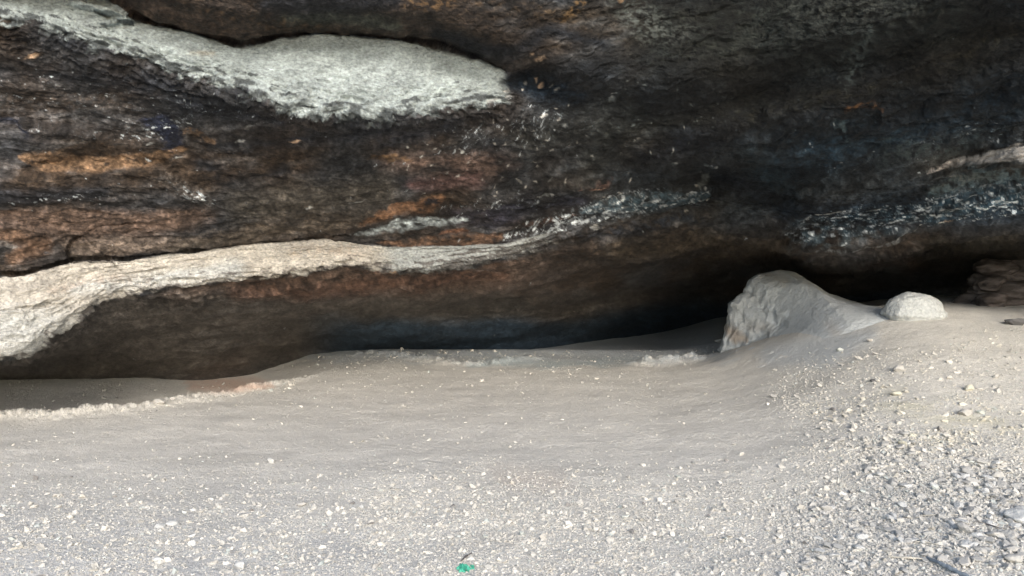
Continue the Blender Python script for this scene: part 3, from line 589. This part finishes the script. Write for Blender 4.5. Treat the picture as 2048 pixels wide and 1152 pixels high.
# ------------------------------------------------------------------ grey mound with its dusty apron
mg = 460; mh = 360
my0, my1 = 7.9, 12.6; mxs = np.linspace(1.9, 7.2, mg); mys = np.linspace(my0, my1, mh)
MX, MY = np.meshgrid(mxs, mys)
def mound_h(x, Y):
    # ridge line seen in the photo: px, py at depth ~10.6
    n = fbm(x * 2.2, Y * 2.2, 4.1, 4); n5 = fbm(x * 9, Y * 9, 4.9, 4)
    s = x / np.where(Y > 10.7, Y, 10.7 + .4 * (Y - 10.7)) * F * 10.7 / 10.7 + 1024
    fd = np.maximum(10.6 - Y, 0)
    s2 = s - 85 * fd * SM((1640 - s) / 160)
    top = np.interp(s2, [1380, 1440, 1450, 1458, 1466, 1480, 1492, 1500, 1520, 1560, 1590, 1620, 1650, 1700, 1760, 1820, 1960], [760, 715, 690, 640, 603, 588, 584, 558, 546, 541, 545, 564, 584, 599, 622, 645, 715])
    z = CAMZ - (top - HZ) / F * 10.7
    lat = np.where(fd > 0, SM((s2 - 1446) / (12 + 150 * fd)), 1)
    # falls towards the viewer in a dusty apron, steeper behind
    dy = Y - 10.7
    front = np.interp(s, [1440, 1500, 1560, 1650, 1760], [.6, 1.1, 1.5, 1.8, 1.8])
    prof = np.where(dy < 0, (.56 * np.exp(-(np.abs(dy) / front) ** 1.7 * .9) + .44 * np.exp(-(dy / 1.7) ** 2)), np.exp(-(dy / .9) ** 2))
    base = floor_h(x, Y, False)
    zz = base - .004 + np.maximum(z - base, 0) * prof * lat - .10 * SM((8.5 - Y) / .5)
    shelf = .16 * SM((zz - .93 - .05 * n) / .05) - .10
    return zz + .04 * n * SM((zz - base) / .25) + .020 * n5 * SM((s - 1440) / 10) * SM((1560 - s) / 60)  
MH = mound_h(MX, MY)
# break the left face into knobs: push the steep points sideways
gsl = np.abs(np.gradient(MH, axis=1)) / (mxs[1] - mxs[0])
lft = SM((1600 - (MX / MY * F + 1024)) / 60); kn = fbm(MX * 5, MY * 7, MH * 9, 4); push = lft * SM(gsl / 1.5) * (.10 * fbm(MY * 2.2, MH * 4.5, 1.1, 3) + .035 * fbm(MY * 9, MH * 12, 2.1, 3)) - .03 * SM(gsl / 4) * lft * ridged(MY * 6, MH * 10, 3.3, 4)
MXd = MX + push; MYd = MY + .03 * SM(gsl / 2.5) * kn; MHd = MH + .02 * SM(gsl / 3) * kn
spx, spy = pix(MXd, MYd, MHd)
mc = np.empty(MX.shape + (3,)); mc[:] = (.52, .54, .53); mc *= (1 + .08 * fbm(MX * 3, MY * 3, MH * 3, 4))[..., None]
nbm = fbm(MX * 12, MY * 12, MH * 12, 3)
mc *= (1 + .35 * lft * fbm(MX * 7, MY * 7, MH * 14, 4))[..., None]
mc = mixc(mc, (.36, .27, .19), .7 * lm(spx + 10 * nbm, spy + 8 * nbm, [(1452, 655, 8), (1470, 672, 14), (1490, 678, 6)], 12) )
mc = mixc(mc, (.46, .42, .36), .6 * lm(spx, spy, [(1500, 655, 10), (1530, 655, 8)], 30)); mc = mixc(mc, (.30, .27, .22), .5 * lm(spx, spy, [(1530, 552, 8), (1570, 565, 10)], 14))
mc = mixc(mc, (.44, .39, .33), .5 * lm(spx, spy, [(1660, 650, 6), (1680, 680, 12)], 30))
md = rock_mat('dusty grey rock', rough=.95, bump=.7, scale=5, dist=.05, var=.10, spec=.12)
mc = mixc(mc, (.59, .57, .52), SM((.16 + .08 * nbm - (MH - floor_h(MX, MY, False))) / .16) * SM((spy - 690) / 30))
boulder('rock_mound', np.stack([MXd, MYd, MHd], -1).reshape(-1, 3), grid_faces(mh, mg), md, 'large grey dust-covered rock mound with a craggy brown foot at its left end', 'rock', cols=mc.reshape(-1, 3))

# dome boulder
x, Y, z = hit(1829, 642); Y += .25; x *= (Y / (Y - .25)); z = float(floor_h(x, Y))
v = I5.copy(); th = np.arctan2(v[:, 1], v[:, 0]); zz = np.maximum(v[:, 2], -.25)
rr = np.sqrt(np.maximum(1 - np.clip(v[:, 2], -1, 1) ** 2, 0))
flare = 1 + .10 * np.exp(-((v[:, 2]) / .18) ** 2) + .05 * np.sin(th * 5 + 1) * np.exp(-(v[:, 2] / .3) ** 2)
nn = 1.6 * fbm(v[:, 0] * 2, v[:, 1] * 2, v[:, 2] * 2 + 5, 5, .6); n6 = fbm(v[:, 0] * 8, v[:, 1] * 8, v[:, 2] * 3, 3)
W_ = 57 / F * Y
hp = np.where(zz > 0, zz ** .92, zz)
dv = np.stack([v[:, 0] * W_ * flare * (1 + .06 * nn), v[:, 1] * W_ * .8 * flare * (1 + .05 * nn), hp * .25 * (1 + .10 * nn) + .008 * n6 + .02], 1)
dv[:, 0] += .05 * hp * W_ * -1
dv[:, 2] += .05 * dv[:, 0] * -0.3
dmat = rock_mat('pale grey smooth rock', rough=.9, bump=.8, scale=9, dist=.05, var=.2, spec=.15, base=(.52, .53, .50))
boulder('dome_boulder', dv + np.array([x, Y, z - .025]), F5, dmat, 'smooth pale dome-shaped boulder on the dusty ledge right of the mound', 'boulder')

# layered outcrop at the right edge, deep in the shelter
def outcrop(cx, cy, cz, wx, wy, wz, seed, c1, c2):
    nu, nv = 240, 160
    u = np.linspace(0, 2 * np.pi, nu); vv = np.linspace(-.15, 1, nv); U, V_ = np.meshgrid(u, vv)
    cu, su = np.cos(U), np.sin(U); r = 1 / (np.abs(cu) ** 4 + np.abs(su) ** 4) ** .25
    cap = np.clip((1 - V_) / .12, 0, 1) ** .5
    lay = np.floor(V_ * 5 + .5 * fbm(cu * 1.2 + seed, su * 1.2, 1., 2)); off = perlin(lay * 3.7 + seed, 0.5 + 0 * lay, 2.2 + .6 * cu)
    fr = (V_ * 5) % 1
    r = r * (1 - .30 * V_ + .22 * off) * cap
    x_ = cx + wx * r * cu; y_ = cy + wy * r * su; z_ = cz + wz * V_
    nn = fbm(x_ * 4, y_ * 4, z_ * 9, 5, .6)
    x_ = x_ + .10 * nn * cu; y_ = y_ + .10 * nn * su; z_ = z_ + .03 * nn + .04 * off
    col = np.empty(U.shape + (3,)); col[:] = c1; col = mixc(col, c2, SM(.5 + 2 * fbm(x_ * 3, y_ * 3, z_ * 12, 3)))
    return np.stack([x_, y_, z_], -1).reshape(-1, 3), grid_faces(nv, nu), col.reshape(-1, 3)
omat = rock_mat('weathered brown layered rock', rough=.85, bump=.7, scale=8, stretch=(1, 1, 3), dist=.04, var=.25, spec=.2)
ox, oy, oz = ray(1975, 618, 9.4)
Vl, Fl, nv_ = [], [], 0
oz0 = float(floor_h(ox, oy))
for i, (dx_, dy_, dz_, sx, sy, sz_) in enumerate([(.42, .35, .05, .62, .45, .13), (.10, .10, .02, .26, .30, .10), (.55, .40, .20, .52, .42, .12), (.25, .30, .26, .22, .25, .09), (.60, .50, .36, .55, .40, .14), (.40, .45, .50, .28, .3, .10), (.85, .5, .52, .5, .4, .14)]):
    p = rock_pts(I3, 11, (sx, sy, sz_), .55, .10, 300 + i); p[:, 2] *= 1.45; q = 1.6 * ridged(p[:, 0] * 6 + i, p[:, 1] * 6, p[:, 2] * 12, 4) - .6
    p = p + np.stack([.05 * q, .05 * q, .012 * q + .12 * p[:, 0]], 1) + np.array([float(ox) + dx_, float(oy) + dy_, oz0 + dz_])
    Vl.append(p); Fl.append(F3 + nv_); nv_ += len(p)
V_ = np.concatenate(Vl); F_ = np.concatenate(Fl)
c_ = mixc(np.tile(np.array((.07, .058, .05)), (len(V_), 1)), (.16, .135, .12), SM(.5 + 2 * fbm(V_[:, 0] * 5, V_[:, 1] * 5, V_[:, 2] * 18, 3)))
boulder('layered_rock', V_, F_, omat, 'brown layered rock outcrop under the ceiling at the right edge', 'rock', cols=c_)

# ------------------------------------------------------------------ twigs, branch, scrap
def tube(name, pts, rad, mat, label, cat, sides=8, rough=.25, group=None):
    pts = np.array(pts, float); n = 40
    t = np.linspace(0, 1, len(pts)); tt = np.linspace(0, 1, n)
    q = np.stack([np.interp(tt, t, pts[:, i]) for i in range(3)], 1)
    rr = np.interp(tt, np.linspace(0, 1, len(rad)), rad)
    q += np.stack([fbm(tt * 5 + pts[0, 0] * 9, 0 * tt, k + .5, 3) for k in (1, 2, 3)], 1) * rr[:, None] * 1.2
    d0 = np.gradient(q, axis=0); d0 /= np.linalg.norm(d0, axis=1)[:, None]
    a = np.cross(d0, (0, 0, 1)); a /= np.linalg.norm(a, axis=1)[:, None]; b = np.cross(d0, a)
    ph = np.linspace(0, 2 * np.pi, sides, endpoint=False)
    PH, QI = np.meshgrid(ph, np.arange(n))
    R_ = rr[:, None] * (1 + rough * fbm(PH * 1.5, QI / 4., 3., 2)); R_[0] *= .3; R_[-1] *= .3
    V_ = q[:, None] + (np.cos(PH) * R_)[..., None] * a[:, None] + (np.sin(PH) * R_)[..., None] * b[:, None]
    i = np.arange(n * sides).reshape(n, sides); j = np.roll(i, -1, 1)
    Fc = np.stack([i[:-1].ravel(), j[:-1].ravel(), j[1:].ravel(), i[1:].ravel()], 1)
    return tag(obj(name, mesh_np(name, V_.reshape(-1, 3), Fc, mat)), label, cat, group)
def wood(name, c): return rock_mat(name, base=c, rough=.85, bump=.6, scale=40, stretch=(1, .2, 1), dist=.004, var=.3, spec=.2)
tw = wood('dry pale twig', (.50, .46, .38)); gb = wood('weathered grey wood', (.22, .25, .27)); db = wood('dark bark', (.10, .09, .085))
def fl(px, py, up): x, Y, z = hit(px, py); return (x, Y, z + up)
tube('twig', [fl(1832, 1034, .008), fl(1880, 1034, .012), fl(1916, 1036, .016)], [.0022, .004, .003], tw, 'thin pale straight twig ending at the upright stone, right foreground', 'twig', group='dry twigs on the gravel')
tube('twig', [fl(1830, 1087, .008), fl(1850, 1088, .012), fl(1873, 1092, .008)], [.003, .0042, .002], tw, 'short pale twig between the thin straight twig and the grey branch', 'twig', group='dry twigs on the gravel')
tube('twig', [fl(1775, 1116, .006), fl(1815, 1120, .012), fl(1850, 1122, .012)], [.003, .006, .004], tw, 'pale broken twig leading into the upper end of the grey branch', 'twig', group='dry twigs on the gravel')
tube('twig', [fl(1950, 1045, .01), fl(1985, 1056, .014), fl(2015, 1066, .01)], [.002, .003, .002], db, 'thin dark twig slanting down right of the flat slab', 'twig', group='dry twigs on the gravel')
tube('branch', [fl(1852, 1118, .012), fl(1880, 1136, .02), fl(1915, 1152, .022), fl(1950, 1175, .02)], [.006, .011, .012, .012], gb, 'weathered grey branch slanting out of the bottom edge, right foreground', 'branch')
tube('twig', [fl(921, 1126, .006), fl(930, 1118, .012), fl(944, 1110, .01)], [.002, .006, .003], db, 'short dark stick lying just above the green scrap', 'twig', group='dry twigs on the gravel')
# crumpled green scrap
gm = rock_mat('teal green scrap', base=(.06, .36, .23), rough=.5, bump=.3, scale=30, dist=.004, var=.5, spec=.4)
gx_, gy_, gz_ = hit(931, 1138)
us = np.linspace(-1, 1, 60); U, V_ = np.meshgrid(us, us)
cr = fbm(U * 2.6, V_ * 2.6, 3.7, 4); edge_ = np.hypot(U, V_)
X_ = gx_ + .045 * U * (1 + .2 * cr); Y_ = gy_ + .05 * V_ * (1 + .2 * fbm(U * 2, V_ * 2, 9., 2)); Z_ = gz_ + .012 + .035 * cr - .010 * edge_
top_ = np.stack([X_, Y_, Z_], -1).reshape(-1, 3); bot_ = top_ - np.array([0, 0, .002])
fq = grid_faces(60, 60); msk = (edge_ + .35 * fbm(U * 3, V_ * 3, 5., 3) < .95).reshape(-1)
fq = fq[msk[fq].all(1)]
tag(obj('green_scrap', mesh_np('green_scrap', np.concatenate([top_, bot_]), np.concatenate([fq, fq[:, ::-1] + 3600]), gm)), 'small crumpled teal-green scrap lying on the gravel at bottom centre', 'scrap')
print('done')
